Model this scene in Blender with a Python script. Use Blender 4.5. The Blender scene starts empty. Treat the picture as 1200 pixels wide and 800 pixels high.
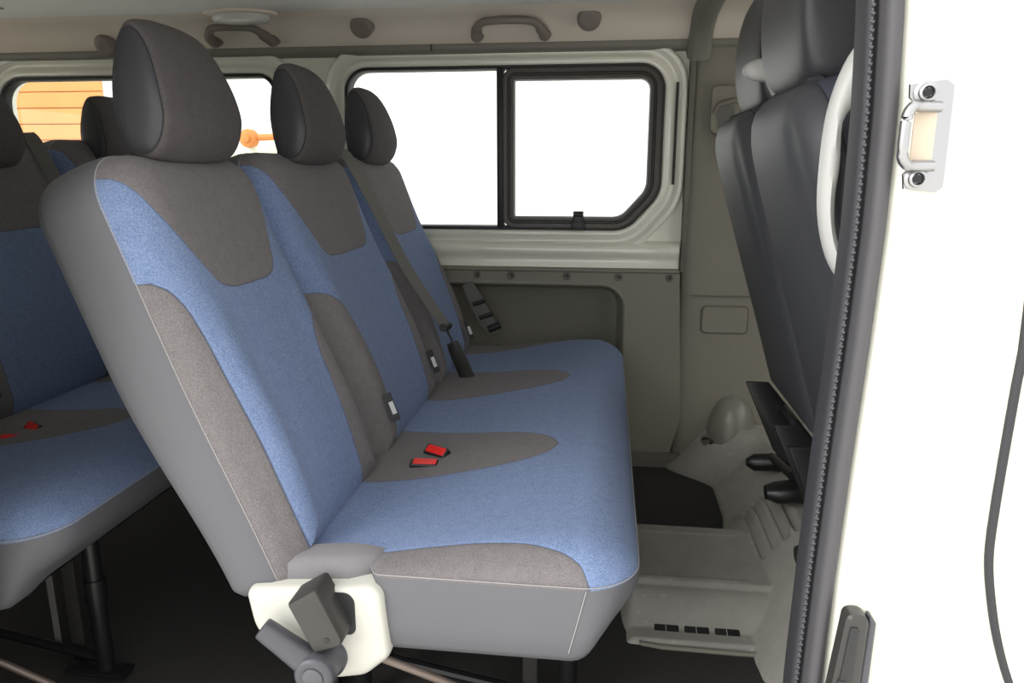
import bpy, bmesh, math, random
from mathutils import Vector, Matrix
random.seed(7)
SC = bpy.context.scene
COL = SC.collection
R = math.radians
# ------------------------------------------------------------------ camera
PSI, PIT, FPX = R(7.15), R(13.13), 870.0
cd = bpy.data.cameras.new('camera'); cam = bpy.data.objects.new('camera', cd); COL.objects.link(cam)
cd.sensor_width = 36; cd.lens = FPX/1200*36; cd.clip_start = .02
cR = Vector((math.cos(PSI), math.sin(PSI), 0))
cF = Vector((-math.sin(PSI)*math.cos(PIT), math.cos(PSI)*math.cos(PIT), -math.sin(PIT)))
cU = cR.cross(cF)
m = Matrix((cR, cU, -cF)).transposed().to_4x4(); m.translation = Vector((0, -.94, .98))
cam.matrix_world = m
SC.camera = cam
# ------------------------------------------------------------------ world
SKY = 1.75
w = bpy.data.worlds.new('overcast_sky'); SC.world = w; w.use_nodes = True
wn = w.node_tree; wn.nodes.clear()
wo = wn.nodes.new('ShaderNodeOutputWorld'); bg = wn.nodes.new('ShaderNodeBackground')
tc = wn.nodes.new('ShaderNodeTexCoord'); sp = wn.nodes.new('ShaderNodeSeparateXYZ')
mr = wn.nodes.new('ShaderNodeMapRange'); mr.inputs[1].default_value = -.3; mr.inputs[2].default_value = .9
mr.inputs[3].default_value = SKY*1.0; mr.inputs[4].default_value = SKY*1.35
wn.links.new(tc.outputs['Generated'], sp.inputs[0]); wn.links.new(sp.outputs['Z'], mr.inputs[0])
wn.links.new(mr.outputs[0], bg.inputs['Strength']); bg.inputs['Color'].default_value = (1, .995, .985, 1)
wn.links.new(bg.outputs[0], wo.inputs[0])
sun_d = bpy.data.lights.new('soft_sun', 'SUN'); sun = bpy.data.objects.new('soft_sun', sun_d); COL.objects.link(sun)
sun_d.energy = 2.4; sun_d.angle = R(45); sun_d.color = (1, .99, .97)
sun.rotation_euler = Vector((.82, .72, -.60)).to_track_quat('-Z', 'Y').to_euler()
SC.view_settings.view_transform = 'Standard'; SC.view_settings.look = 'None'
SC.view_settings.exposure = 0.0; SC.view_settings.gamma = 1
SC.view_settings.use_curve_mapping = False
SC.cycles.max_bounces = 10; SC.cycles.diffuse_bounces = 6
# ------------------------------------------------------------------ materials
def lin(c):
    return tuple((x/255/12.92 if x/255 <= .04045 else ((x/255+.055)/1.055)**2.4) for x in c) + (1,)
class NT:
    def __init__(s, name):
        s.m = bpy.data.materials.new(name); s.m.use_nodes = True; s.t = s.m.node_tree
        s.b = s.t.nodes['Principled BSDF']; s.o = s.t.nodes['Material Output']
    def n(s, t, **k):
        x = s.t.nodes.new(t)
        for a, v in k.items(): setattr(x, a, v)
        return x
    def l(s, a, b): s.t.links.new(a, b)
    def inp(s, sock, v):
        if isinstance(v, (int, float, tuple)): sock.default_value = v
        else: s.l(v, sock)
    def m_(s, op, a, b=None, c=None):
        x = s.n('ShaderNodeMath', operation=op); s.inp(x.inputs[0], a)
        if b is not None: s.inp(x.inputs[1], b)
        if c is not None: s.inp(x.inputs[2], c)
        return x.outputs[0]
    def mix(s, f, a, b):
        x = s.n('ShaderNodeMix', data_type='RGBA'); s.inp(x.inputs[0], f); s.inp(x.inputs[6], a); s.inp(x.inputs[7], b)
        return x.outputs[2]
    def noise(s, sc, det=2, vec=None, rough=.5):
        x = s.n('ShaderNodeTexNoise'); x.inputs['Scale'].default_value = sc; x.inputs['Detail'].default_value = det
        x.inputs['Roughness'].default_value = rough
        s.l(vec if vec is not None else s.obj(), x.inputs['Vector']); return x.outputs['Fac']
    def obj(s):
        if not hasattr(s, '_o'): s._o = s.n('ShaderNodeTexCoord').outputs['Object']
        return s._o
    def bump(s, h, st=.2, d=.001):
        x = s.n('ShaderNodeBump'); x.inputs['Strength'].default_value = st; x.inputs['Distance'].default_value = d
        s.l(h, x.inputs['Height']); s.l(x.outputs[0], s.b.inputs['Normal'])
    def fc(s, x, pts, xr, yr):
        f = s.n('ShaderNodeFloatCurve'); c = f.mapping.curves[0]
        P = [(a/xr, b/yr) for a, b in pts]
        c.points[0].location = P[0]; c.points[-1].location = P[-1]
        for q in P[1:-1]: c.points.new(*q)
        f.mapping.update()
        s.l(s.m_('DIVIDE', x, xr), f.inputs['Value'])
        return s.m_('MULTIPLY', f.outputs[0], yr)
def simple(name, col, rough=.5, metal=0, nsc=0, namp=.0, bst=0, bsc=400, spec=.5, coat=0):
    t = NT(name); t.b.inputs['Roughness'].default_value = rough; t.b.inputs['Metallic'].default_value = metal
    t.b.inputs['Specular IOR Level'].default_value = spec; t.b.inputs['Coat Weight'].default_value = coat
    c = lin(col)
    if nsc:
        f = t.noise(nsc, 4); d = tuple(x*(1-namp) for x in c[:3])+(1,); e = tuple(min(1, x*(1+namp)) for x in c[:3])+(1,)
        t.l(t.mix(f, d, e), t.b.inputs['Base Color'])
    else: t.b.inputs['Base Color'].default_value = c
    if bst: t.bump(t.noise(bsc, 2), bst, .0006)
    return t.m
def weave(t, a, b, sc=700):
    """fine woven cloth colour out of two thread colours"""
    v = t.obj(); f1 = t.m_('ADD', t.m_('MULTIPLY', t.m_('SUBTRACT', t.noise(sc*.6, 3, v, .7), .5), 2.2), .5); f2 = t.noise(60, 3, v)
    wv = t.n('ShaderNodeTexWave', wave_type='BANDS', bands_direction='DIAGONAL'); wv.inputs['Scale'].default_value = 170
    wv.inputs['Distortion'].default_value = 1.5; wv.inputs['Detail'].default_value = 1; t.l(v, wv.inputs['Vector'])
    f = t.m_('ADD', t.m_('MULTIPLY', f1, .55), t.m_('ADD', t.m_('MULTIPLY', wv.outputs['Fac'], .25), t.m_('MULTIPLY', f2, .2)))
    return t.mix(f, a, b), f
BL1, BL2 = lin((54, 72, 108)), lin((144, 162, 196))
GR1, GR2 = lin((66, 64, 66)), lin((140, 135, 135))
def sfab(name, masks):
    """seat cloth, blue with sewn-in grey panels; masks(t,u,v)-> list of signed distances (positive = grey)"""
    t = NT(name); uv = t.n('ShaderNodeUVMap'); sx = t.n('ShaderNodeSeparateXYZ'); t.l(uv.outputs[0], sx.inputs[0])
    ds = masks(t, sx.outputs[0], sx.outputs[1])
    d = ds[0]
    for e in ds[1:]: d = t.m_('MAXIMUM', d, e)
    g = t.m_('GREATER_THAN', d, 0.)
    bl, hf = weave(t, BL1, BL2); gr, _ = weave(t, GR1, GR2, 900)
    c = t.mix(g, bl, gr)
    near = t.m_('LESS_THAN', t.m_('ABSOLUTE', d), .0011)
    c = t.mix(t.m_('MULTIPLY', near, .55), c, lin((52, 56, 72)))
    t.l(c, t.b.inputs['Base Color']); t.b.inputs['Roughness'].default_value = .95
    t.b.inputs['Specular IOR Level'].default_value = .15; t.b.inputs['Sheen Weight'].default_value = .08
    pad = t.m_('MULTIPLY', t.m_('MINIMUM', t.m_('ABSOLUTE', d), .006), 260)
    t.bump(t.m_('ADD', t.m_('MULTIPLY', hf, .5), pad), .55, .0012)
    return t.m
G = [(0, .105), (.1, .104), (.2, .098), (.28, .085), (.33, .06), (.355, .032), (.37, .0), (.38, 0), (.7, 0)]
G1 = [(0, .040), (.1, .037), (.2, .036), (.3, .033), (.37, .030), (.42, .023), (.455, .008), (.465, 0), (.475, 0), (.7, 0)]
def back_masks(w, gl=None):
    T = ([(0, .67), (.010, .635), (.026, .585), (.046, .537), (.072, .487), (.096, .448), (.115, .427), (.14, .418), (.18, .415)] if gl else [(0, .70), (.02, .64), (.04, .575), (.07, .512), (.10, .458), (.118, .430), (.14, .419), (.18, .415)])+[(w-.18, .415), (w-.13, .418), (w-.108, .430),
         (w-.092, .458), (w-.07, .505), (w-.04, .575), (w-.02, .64), (w, .70)]
    def f(t, u, v):
        ft = t.fc(u, T, .7, .7); g = t.fc(v, G, .7, .7)
        g2 = t.m_('SUBTRACT', g, .0005); g3 = t.m_('SUBTRACT', t.fc(v, gl, .7, .7), .0005) if gl else g2
        return [t.m_('SUBTRACT', v, ft), t.m_('SUBTRACT', g3, u), t.m_('SUBTRACT', t.m_('ADD', u, g2), w)]
    return f
H = [(0, .14), (.08, .137), (.16, .125), (.25, .105), (.32, .088), (.37, .066), (.40, .042), (.415, .015), (.42, .0), (.43, 0), (.7, 0)]
NE = [(0, .03), (.15, .04), (.25, .05), (.36, .05), (.43, .038), (.475, .018), (.495, 0), (.52, 0), (.7, 0)]
def cush_masks(t, u, v):
    h = t.m_('SUBTRACT', t.fc(u, H, .7, .7), .0005); ne = t.m_('SUBTRACT', t.fc(u, NE, .7, .7), .0005)
    r = [t.m_('SUBTRACT', ne, v)]
    for c in (.445, .945, 1.43):
        r.append(t.m_('SUBTRACT', h, t.m_('ABSOLUTE', t.m_('SUBTRACT', v, c))))
    return r
M = {}
M['back1'] = sfab('backrest_cloth', back_masks(.405, G1)); M['back2'] = sfab('backrest_cloth_wide', back_masks(.50)); M['back3'] = sfab('backrest_cloth_far', back_masks(.475))
M['cush'] = sfab('cushion_cloth', cush_masks)
M['vinyl'] = simple('grey_vinyl', (92, 92, 96), .55, nsc=6, namp=.05, bst=.35, bsc=700, spec=.35)
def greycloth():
    t = NT('shaded_grey_cloth'); c, f = weave(t, lin((52, 49, 50)), lin((108, 103, 103)), 900); t.l(c, t.b.inputs['Base Color'])  # headrest cloth: the panel grey, darkened in colour to stand for weaker light
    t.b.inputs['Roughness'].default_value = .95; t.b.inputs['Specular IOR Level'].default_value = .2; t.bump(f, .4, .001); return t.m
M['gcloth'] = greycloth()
M['gledge'] = simple('light_grey_cloth', (118, 116, 118), .9, nsc=300, namp=.1, bst=.3, bsc=900, spec=.2)
M['leather'] = simple('charcoal_leatherette', (56, 56, 60), .42, nsc=8, namp=.06, bst=.2, bsc=1100, spec=.4)
M['seatback'] = simple('dark_seat_vinyl', (58, 59, 63), .5, nsc=5, namp=.06, bst=.3, bsc=900, spec=.4)
M['seatside'] = simple('blue_grey_vinyl', (66, 68, 80), .55, nsc=5, namp=.06, bst=.3, bsc=900)
M['stitch'] = simple('pale_thread', (150, 148, 148), .8)
M['dstitch'] = simple('dark_thread', (44, 44, 48), .8)
M['cream'] = simple('cream_plastic', (192, 191, 182), .38, nsc=5, namp=.02)
M['hgrey'] = simple('light_grey_plastic', (180, 180, 178), .4)
M['lever'] = simple('slate_plastic', (70, 70, 76), .4, bst=.1)
M['lever2'] = simple('slate_plastic_light', (80, 80, 86), .4)
M['slot'] = simple('sand_coloured_slot', (196, 180, 160), .6)
M['black'] = simple('black_plastic', (34, 34, 36), .45, bst=.1)
M['blackm'] = simple('black_steel', (30, 30, 31), .35, metal=.3)
M['box'] = simple('dark_grey_plastic', (52, 51, 49), .4, bst=.1)
M['red'] = simple('red_plastic', (224, 40, 34), .35)
M['webbing'] = simple('belt_webbing', (104, 103, 98), .75, nsc=300, namp=.2, bst=.3, bsc=1500)
M['steel'] = simple('brushed_steel', (170, 170, 172), .3, metal=1)
M['brown'] = simple('brown_steel_tube', (112, 100, 92), .45, metal=.4)
M['tagw'] = simple('tag_white', (200, 200, 200), .8)
M['trimg'] = simple('grey_trim_plastic', (124, 122, 110), .6, nsc=4, namp=.05, bst=.3, bsc=700)
M['trimd'] = simple('dark_trim_plastic', (104, 101, 92), .6, nsc=4, namp=.05, bst=.3, bsc=700)
M['pillar'] = simple('beige_grey_trim', (128, 124, 112), .6, nsc=4, namp=.04, bst=.25, bsc=700)
M['domep'] = simple('glossy_grey_plastic', (124, 123, 114), .32, nsc=4, namp=.04)
M['headl'] = simple('headliner_cloth', (226, 216, 202), .9, nsc=3, namp=.04, bst=.3, bsc=800, spec=.1)
M['ceil'] = simple('ceiling_cloth', (226, 225, 220), .85, nsc=3, namp=.04, bst=.3, bsc=800, spec=.1)
M['rail'] = simple('grey_green_strip', (120, 118, 108), .6)
M['hnd'] = simple('taupe_plastic', (120, 112, 104), .5)
M['lens'] = simple('lamp_lens', (205, 205, 200), .25)
M['paint'] = simple('white_body_paint', (226, 225, 212), .16, nsc=3, namp=.015, coat=.6)
M['rubber'] = simple('black_rubber', (22, 22, 23), .5)
M['slider'] = simple('dark_window_frame', (62, 59, 54), .4)
M['flange'] = simple('grey_door_rubber', (70, 69, 72), .55, nsc=30, namp=.04)
M['bead'] = simple('bead_rubber', (84, 84, 88), .5)
M['gutter'] = simple('dark_grey_rubber', (44, 44, 48), .6)
def carpet():
    t = NT('charcoal_carpet'); f = t.noise(420, 4, None, .8); g = t.noise(7, 3)
    c = t.mix(f, lin((34, 34, 34)), lin((92, 90, 88))); t.l(t.mix(t.m_('MULTIPLY', g, .4), c, lin((58, 57, 56))), t.b.inputs['Base Color'])
    t.b.inputs['Roughness'].default_value = 1; t.b.inputs['Specular IOR Level'].default_value = .05; t.bump(f, .8, .004); return t.m
M['carpet'] = carpet()
def mould():
    t = NT('scuffed_floor_plastic'); f = t.noise(9, 6, None, .7); g = t.noise(45, 5, None, .8)
    s = t.m_('MULTIPLY', t.m_('GREATER_THAN', g, .62), .35)
    c = t.mix(f, lin((128, 127, 121)), lin((170, 168, 160))); t.l(t.mix(s, c, lin((190, 186, 178))), t.b.inputs['Base Color'])
    t.b.inputs['Roughness'].default_value = .55; t.bump(t.noise(700, 2), .3, .0006); return t.m
M['mould'] = mould()
def glass():
    t = NT('window_glass'); tr = t.n('ShaderNodeBsdfTransparent'); gl = t.n('ShaderNodeBsdfGlossy'); gl.inputs['Roughness'].default_value = .02
    fr = t.n('ShaderNodeFresnel'); fr.inputs['IOR'].default_value = 1.35; mx = t.n('ShaderNodeMixShader')
    tr.inputs['Color'].default_value = (.97, .985, .975, 1)
    t.l(fr.outputs[0], mx.inputs[0]); t.l(tr.outputs[0], mx.inputs[1]); t.l(gl.outputs[0], mx.inputs[2]); t.l(mx.outputs[0], t.o.inputs[0]); return t.m
M['glass'] = glass()
M['ground'] = simple('pale_concrete', (232, 230, 224), .9, nsc=2, namp=.06)
M['gwall'] = simple('whitewashed_wall', (226, 228, 214), .9, nsc=3, namp=.04)
def planks():
    t = NT('orange_stained_planks'); f = t.noise(3, 4); mp = t.n('ShaderNodeMapping'); mp.inputs['Scale'].default_value = (.6, 1, 30)
    t.l(t.obj(), mp.inputs[0]); g = t.noise(4, 4, mp.outputs[0])
    t.l(t.mix(t.m_('ADD', t.m_('MULTIPLY', f, .4), t.m_('MULTIPLY', g, .6)), lin((206, 138, 78)), lin((232, 168, 106))), t.b.inputs['Base Color'])
    t.b.inputs['Roughness'].default_value = .7; return t.m
M['plank'] = planks()
M['orange'] = simple('orange_varnished_wood', (212, 132, 66), .6, nsc=12, namp=.1)
M['tile'] = simple('dark_shadow_gap', (70, 40, 20), .9)
# ------------------------------------------------------------------ mesh helpers
def link(name, me, parent=None, kind=None):
    o = bpy.data.objects.new(name, me); COL.objects.link(o)
    if parent is not None: o.parent = parent
    if kind: o['kind'] = kind
    return o
def empty(name, loc, label, cat, group=None):
    o = bpy.data.objects.new(name, None); COL.objects.link(o); o.location = loc; o.empty_display_size = .05
    return tag(o, label, cat, group)
def tag(o, label, cat=None, group=None, kind=None):
    o['label'] = label
    if cat: o['category'] = cat
    if group: o['group'] = group
    if kind: o['kind'] = kind
    return o
class MB:
    """collects loops / boxes / tubes of ONE part"""
    def __init__(s): s.v = []; s.f = []; s.mi = []; s.uv = []
    def add(s, vs, fs, mi=0, uv=None):
        o = len(s.v); s.v += [tuple(p) for p in vs]; s.uv += (uv if uv else [(0, 0)]*len(vs))
        for f in fs: s.f.append(tuple(i+o for i in f)); s.mi.append(mi)
    def loft(s, loops, mi=0, close=True, cap0=True, cap1=True, uvs=None, mis=None):
        n = len(loops[0]); vs = [p for l in loops for p in l]; o = len(s.v)
        s.v += [tuple(p) for p in vs]; s.uv += ([q for l in uvs for q in l] if uvs else [(0, 0)]*len(vs))
        for k in range(len(loops)-1):
            for i in range(n if close else n-1):
                j = (i+1) % n; s.f.append((o+k*n+i, o+k*n+j, o+(k+1)*n+j, o+(k+1)*n+i)); s.mi.append(mis[k] if mis else mi)
        if close and cap0: s.f.append(tuple(o+i for i in range(n))[::-1]); s.mi.append(mis[0] if mis else mi)
        if close and cap1: s.f.append(tuple(o+(len(loops)-1)*n+i for i in range(n))); s.mi.append(mis[-1] if mis else mi)
    def box(s, a, b, mi=0):
        x0, y0, z0 = a; x1, y1, z1 = b
        s.add([(x0, y0, z0), (x1, y0, z0), (x1, y1, z0), (x0, y1, z0), (x0, y0, z1), (x1, y0, z1), (x1, y1, z1), (x0, y1, z1)],
              [(0, 3, 2, 1), (4, 5, 6, 7), (0, 1, 5, 4), (1, 2, 6, 5), (2, 3, 7, 6), (3, 0, 4, 7)], mi)
    def tube(s, pts, r, n=12, mi=0, sx=1., sy=1., closed=False, up=(0, 0, 1)):
        """tube along pts; r number or list; sx, sy flatten it across / along up"""
        P = [Vector(p) for p in pts]; L = []
        for i, p in enumerate(P):
            if closed: d = P[(i+1) % len(P)]-P[i-1]
            else: d = P[min(i+1, len(P)-1)]-P[max(i-1, 0)]
            d.normalize(); u = Vector(up)
            if abs(d.dot(u)) > .98: u = Vector((0, 1, 0)) if abs(d.y) < .9 else Vector((1, 0, 0))
            a = d.cross(u).normalized(); b = a.cross(d); rr = r[i] if isinstance(r, (list, tuple)) else r
            L.append([p+a*(rr*sx*math.cos(t))+b*(rr*sy*math.sin(t)) for t in [2*math.pi*k/n for k in range(n)]])
        if closed: L.append(L[0]); s.loft(L, mi, cap0=False, cap1=False)
        else: s.loft(L, mi)
    def lathe(s, c, ax, prof, n=28, mi=0):
        """prof = [(radius, along axis)]"""
        c = Vector(c); ax = Vector(ax).normalized(); u = ax.orthogonal().normalized(); v = ax.cross(u)
        L = [[c+ax*h+u*(max(r, 1e-4)*math.cos(t))+v*(max(r, 1e-4)*math.sin(t)) for t in [2*math.pi*k/n for k in range(n)]] for r, h in prof]
        s.loft(L, mi)
    def build(s, name, mats, parent=None, smooth=True, kind=None, bevel=0, seg=2, angle=40):
        me = bpy.data.meshes.new(name); me.from_pydata(s.v, [], s.f)
        ul = me.uv_layers.new(name='UVMap')
        for lp in me.loops: ul.data[lp.index].uv = s.uv[lp.vertex_index]
        for mm in (mats if isinstance(mats, list) else [mats]): me.materials.append(mm)
        for p, k in zip(me.polygons, s.mi): p.material_index = k
        bm = bmesh.new(); bm.from_mesh(me); bmesh.ops.recalc_face_normals(bm, faces=bm.faces)
        if bevel:
            es = [e for e in bm.edges if len(e.link_faces) == 2 and e.calc_face_angle(0) > R(30)]
            bmesh.ops.bevel(bm, geom=es, offset=bevel, segments=seg, profile=.5, affect='EDGES', clamp_overlap=True)
        for f in bm.faces: f.smooth = smooth
        for e in bm.edges:
            if len(e.link_faces) == 2 and e.calc_face_angle(0) > R(angle): e.smooth = False
        bm.to_mesh(me); bm.free()
        return link(name, me, parent, kind)
def rpoly(pts, rads, d=0., seg=6, sub=1):
    """rounded convex CCW polygon, grown outward by d; constant vertex count"""
    n = len(pts); out = []; P = [Vector(p) for p in pts]; Q = []
    E = []
    for i in range(n):
        a, b = P[i], P[(i+1) % n]; t = (b-a).normalized(); nn = Vector((t.y, -t.x)); E.append((a+nn*d, t, nn))
    for i in range(n):
        a, t0, n0 = E[i-1]; b, t1, n1 = E[i]
        cr = t0.x*t1.y-t0.y*t1.x; w_ = b-a; k = (w_.x*t1.y-w_.y*t1.x)/cr
        Q.append(a+t0*k)
    arcs = []
    for i in range(n):
        t0 = E[i-1][1]; t1 = E[i][1]; r = max(rads[i]+d, .0015); ang = math.acos(max(-1, min(1, t0.dot(t1)))); L = r*math.tan(ang/2)
        L = min(L, .49*(Q[i]-Q[i-1]).length, .49*(Q[(i+1) % n]-Q[i]).length); r = L/math.tan(ang/2)
        s_ = Q[i]-t0*L; n0 = E[i-1][2]; c = s_-n0*r; a0 = math.atan2(n0.y, n0.x)
        arcs.append([Vector((c.x+r*math.cos(a0+ang*k/seg), c.y+r*math.sin(a0+ang*k/seg))) for k in range(seg+1)])
    for i in range(n):
        out += arcs[i]; a, b = arcs[i][-1], arcs[(i+1) % n][0]
        for k in range(1, sub): out.append(a.lerp(b, k/sub))
    return out
def sm(x, a, b):
    t = max(0, min(1, (x-a)/(b-a))); return t*t*(3-2*t)
def pillow(mb, pts, rads, layers, xf, uvf=None, scales=8, seg=6, sub=14, mi_first=0, mi_last=0):
    """layers [(inset, h, mi)] back -> front, closed by concentric loops both ends"""
    loops = []; uvs = []; mis = []
    cx = sum(p[0] for p in pts)/len(pts); cy = sum(p[1] for p in pts)/len(pts)
    def put(l2, h, mi, k):
        loops.append([xf(p[0], p[1], h, k) for p in l2]); uvs.append([uvf(p[0], p[1]) if uvf else (p[0], p[1]) for p in l2]); mis.append(mi)
    L0 = rpoly(pts, rads, -layers[0][0], seg, sub)
    for q in (.02, .5): put([Vector((cx+(p.x-cx)*q, cy+(p.y-cy)*q)) for p in L0], layers[0][1], mi_first, 0)
    for d, h, mi in layers: put(rpoly(pts, rads, -d, seg, sub), h, mi, d)
    L1 = rpoly(pts, rads, -layers[-1][0], seg, sub)
    for j in range(1, scales+1):
        q = 1-j/scales if j < scales else .01
        put([Vector((cx+(p.x-cx)*q, cy+(p.y-cy)*q)) for p in L1], layers[-1][1], mi_last, 1)
    mb.loft(loops, uvs=uvs, mis=mis[1:])
def plate(name, outer, holes, xf, mat, parent=None, kind=None, thick=0., dirn=(0, 1, 0)):
    """planar sheet with holes, optional thickness"""
    bm = bmesh.new(); es = []; T = Vector(dirn)*thick
    for lp in [outer]+holes:
        vs = [bm.verts.new(xf(*p)) for p in lp]
        es += [bm.edges.new((vs[i], vs[(i+1) % len(vs)])) for i in range(len(vs))]
    bmesh.ops.triangle_fill(bm, use_beauty=True, use_dissolve=False, edges=es)
    if thick:
        r = bmesh.ops.extrude_face_region(bm, geom=bm.faces[:]+bm.edges[:]+bm.verts[:])
        bmesh.ops.translate(bm, verts=[g for g in r['geom'] if isinstance(g, bmesh.types.BMVert)], vec=T)
    bmesh.ops.recalc_face_normals(bm, faces=bm.faces)
    me = bpy.data.meshes.new(name); bm.to_mesh(me); bm.free(); me.materials.append(mat)
    return link(name, me, parent, kind)
def smooth_pts(pts, k=6, closed=False):
    P = [Vector(p) for p in pts]; n = len(P); out = []
    rng = range(n) if closed else range(n-1)
    for i in rng:
        a = P[(i-1) % n] if closed or i > 0 else P[i]; b = P[i]; c = P[(i+1) % n]; d = P[(i+2) % n] if closed or i+2 < n else P[i+1]
        for j in range(k):
            t = j/k; out.append(.5*((2*b)+(c-a)*t+(2*a-5*b+4*c-d)*t*t+(3*b-a-3*c+d)*t**3))
    if not closed: out.append(P[-1])
    return out
def copy_tree(o, parent=None):
    c = o.copy(); COL.objects.link(c); c.parent = parent
    for ch in [x for x in o.children]: copy_tree(ch, c)
    return c
# ================================================================== SETTING
FY = 1.5                                   # inner skin of the far side wall
ZT, ZB = 1.292, .785
WMAIN = [(-.845, ZB), (.065, ZB), (.168, .90), (.168, ZT), (-.845, ZT)]; WMR = [.05, .10, .11, .075, .075]
WREAR = [(-2.07, ZB), (-1.075, ZB), (-1.075, ZT-.012), (-2.07, ZT-.012)]; WRR = [.06, .06, .06, .09]
WFRONT = [(.75, .70), (1.45, .70), (1.25, 1.25), (.75, 1.25)]; WFR = [.05]*4
xz = lambda y: (lambda a, b: (a, y, b))
plate('wall_far', [(-2.7, .625), (.62, .625), (.62, 1.345), (-2.7, 1.345)],
      [rpoly(WMAIN, WMR, -.004, 8), rpoly(WREAR, WRR, -.004, 8)], xz(FY), M['paint'], kind='structure', thick=.05)
plate('wall_cab', [(.62, -.1), (1.9, -.1), (1.9, 1.345), (.62, 1.345)], [rpoly(WFRONT, WFR, 0, 6)], xz(FY), M['trimg'], kind='structure', thick=.05)
# pressed body-work rings round the two openings
def ring(name, poly, rads, prof, mat):
    mb = MB(); mb.loft([[(p.x, y, p.y) for p in rpoly(poly, rads, d, 10, 10)] for d, y in prof], cap0=False, cap1=False)
    return mb.build(name, mat, kind='structure', angle=60)
PR = [(-.004, 1.53), (-.002, 1.484), (.003, 1.479), (.012, 1.477), (.020, 1.480), (.026, 1.487), (.033, 1.490), (.040, 1.488), (.047, 1.480), (.055, 1.474), (.063, 1.474), (.068, 1.480), (.069, 1.505)]
ring('trim_1', WMAIN, WMR, PR, M['paint'])
ring('trim_2', WREAR, WRR, PR, M['paint'])
mb = MB(); mb.tube([(.205, 1.4845, .93), (.205, 1.4845, 1.235)], .0042, 8); mb.build('trim_3', M['rubber'], kind='structure')
# sill fold below the windows, painted
prof = [(.752, 1.50), (.748, 1.484), (.742, 1.472), (.733, 1.464), (.722, 1.461), (.711, 1.464), (.703, 1.471), (.694, 1.476), (.684, 1.475), (.672, 1.470), (.64, 1.466), (.64, 1.5)]
mb = MB(); mb.loft([[(x, y, z) for z, y in prof] for x in (-2.6, -1.5, -.5, .10, .16, .2, .232)], close=False); mb.build('trim_4', M['paint'], kind='structure', angle=60)
# windows
def window(name, poly, rads, sealw, parts):
    mb = MB(); prof = [(0, 1.50), (.0, 1.480), (-.003, 1.474), (-sealw+.003, 1.474), (-sealw, 1.482), (-sealw, 1.52)]
    mb.loft([[(p.x, y, p.y) for p in rpoly(poly, rads, d, 8, 4)] for d, y in prof], cap0=False, cap1=False)
    o = mb.build(name, M['rubber'], kind='structure'); return o
w1 = window('window_1', WREAR, WRR, .013, None)
plate('pane', rpoly(WREAR, WRR, -.008, 8), [], xz(1.512), M['glass'], w1, thick=.004)
w2 = window('window_2', WMAIN, WMR, .013, None)
FIX = [(-.845, ZB), (-.335, ZB), (-.335, ZT), (-.845, ZT)]
plate('pane', rpoly(FIX, [.05, .02, .02, .06], -.008, 8), [], xz(1.514), M['glass'], w2, thick=.004)
# vertical divider and sliding pane with a wide dark frame
SL = [(-.333, ZB+.006), (.061, ZB+.006), (.160, .902), (.160, ZT-.008), (-.333, ZT-.008)]; SLR = [.04, .095, .105, .068, .04]
mb = MB(); mb.box((-.352, 1.474, ZB+.004), (-.33, 1.52, ZT-.004)); mb.build('divider', M['rubber'], w2, bevel=.003)
mb = MB()
mb.loft([[(p.x, y, p.y) for p in rpoly(SL, SLR, d, 8, 4)] for d, y in [(0, 1.50), (0, 1.470), (-.004, 1.466), (-.016, 1.466), (-.019, 1.474), (-.022, 1.474), (-.026, 1.468), (-.034, 1.468), (-.038, 1.476), (-.038, 1.51)]], cap0=False, cap1=False)
sf = mb.build('sliding_frame', M['slider'], w2)
plate('sliding_pane', rpoly(SL, SLR, -.034, 8), [], xz(1.492), M['glass'], sf, thick=.004)
mb = MB(); mb.box((-.105, 1.452, ZB+.012), (-.072, 1.474, ZB+.062)); mb.box((-.11, 1.448, ZB+.004), (-.067, 1.468, ZB+.028)); mb.tube([(-.102, 1.45, ZB+.052), (-.075, 1.45, ZB+.052)], .006)
mb.build('slider_catch', M['black'], sf, bevel=.002)
w3 = window('window_3', WFRONT, WFR, .02, None)
plate('pane', rpoly(WFRONT, WFR, -.008, 8), [], xz(1.512), M['glass'], w3, thick=.004)
# lower lining of the far wall with a recessed pocket
PK = [(-2.3, .12), (.064, .12), (.064, .610), (-2.3, .610)]; PKR = [.05, .04, .075, .05]
LO = rpoly([(-2.6, -.02), (.215, -.02), (.262, .17), (.236, .663), (-2.6, .663)], [.002, .002, .06, .01, .002], 0, 6)
plate('wall_lower_far', LO, [rpoly(PK, PKR, 0, 8)], xz(1.452), M['trimg'], kind='structure', thick=.045)
mb = MB(); mb.loft([[(p.x, y, p.y) for p in rpoly(PK, PKR, d, 8, 2)] for d, y in [(.012, 1.452), (.004, 1.450), (0, 1.453), (-.004, 1.46), (-.018, 1.535), (-.024, 1.54)]], cap0=False, cap1=True)
mb.build('trim_5', M['trimg'], kind='structure')
mb = MB(); mb.loft([[(x, 1.452+a, .663+b) for a, b in [(.045, .004), (.0, .004), (-.006, .0), (-.006, -.006), (.0, -.01)]] for x in (-2.6, .235)], close=False); mb.build('trim_6', M['trimg'], kind='structure')
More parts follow.
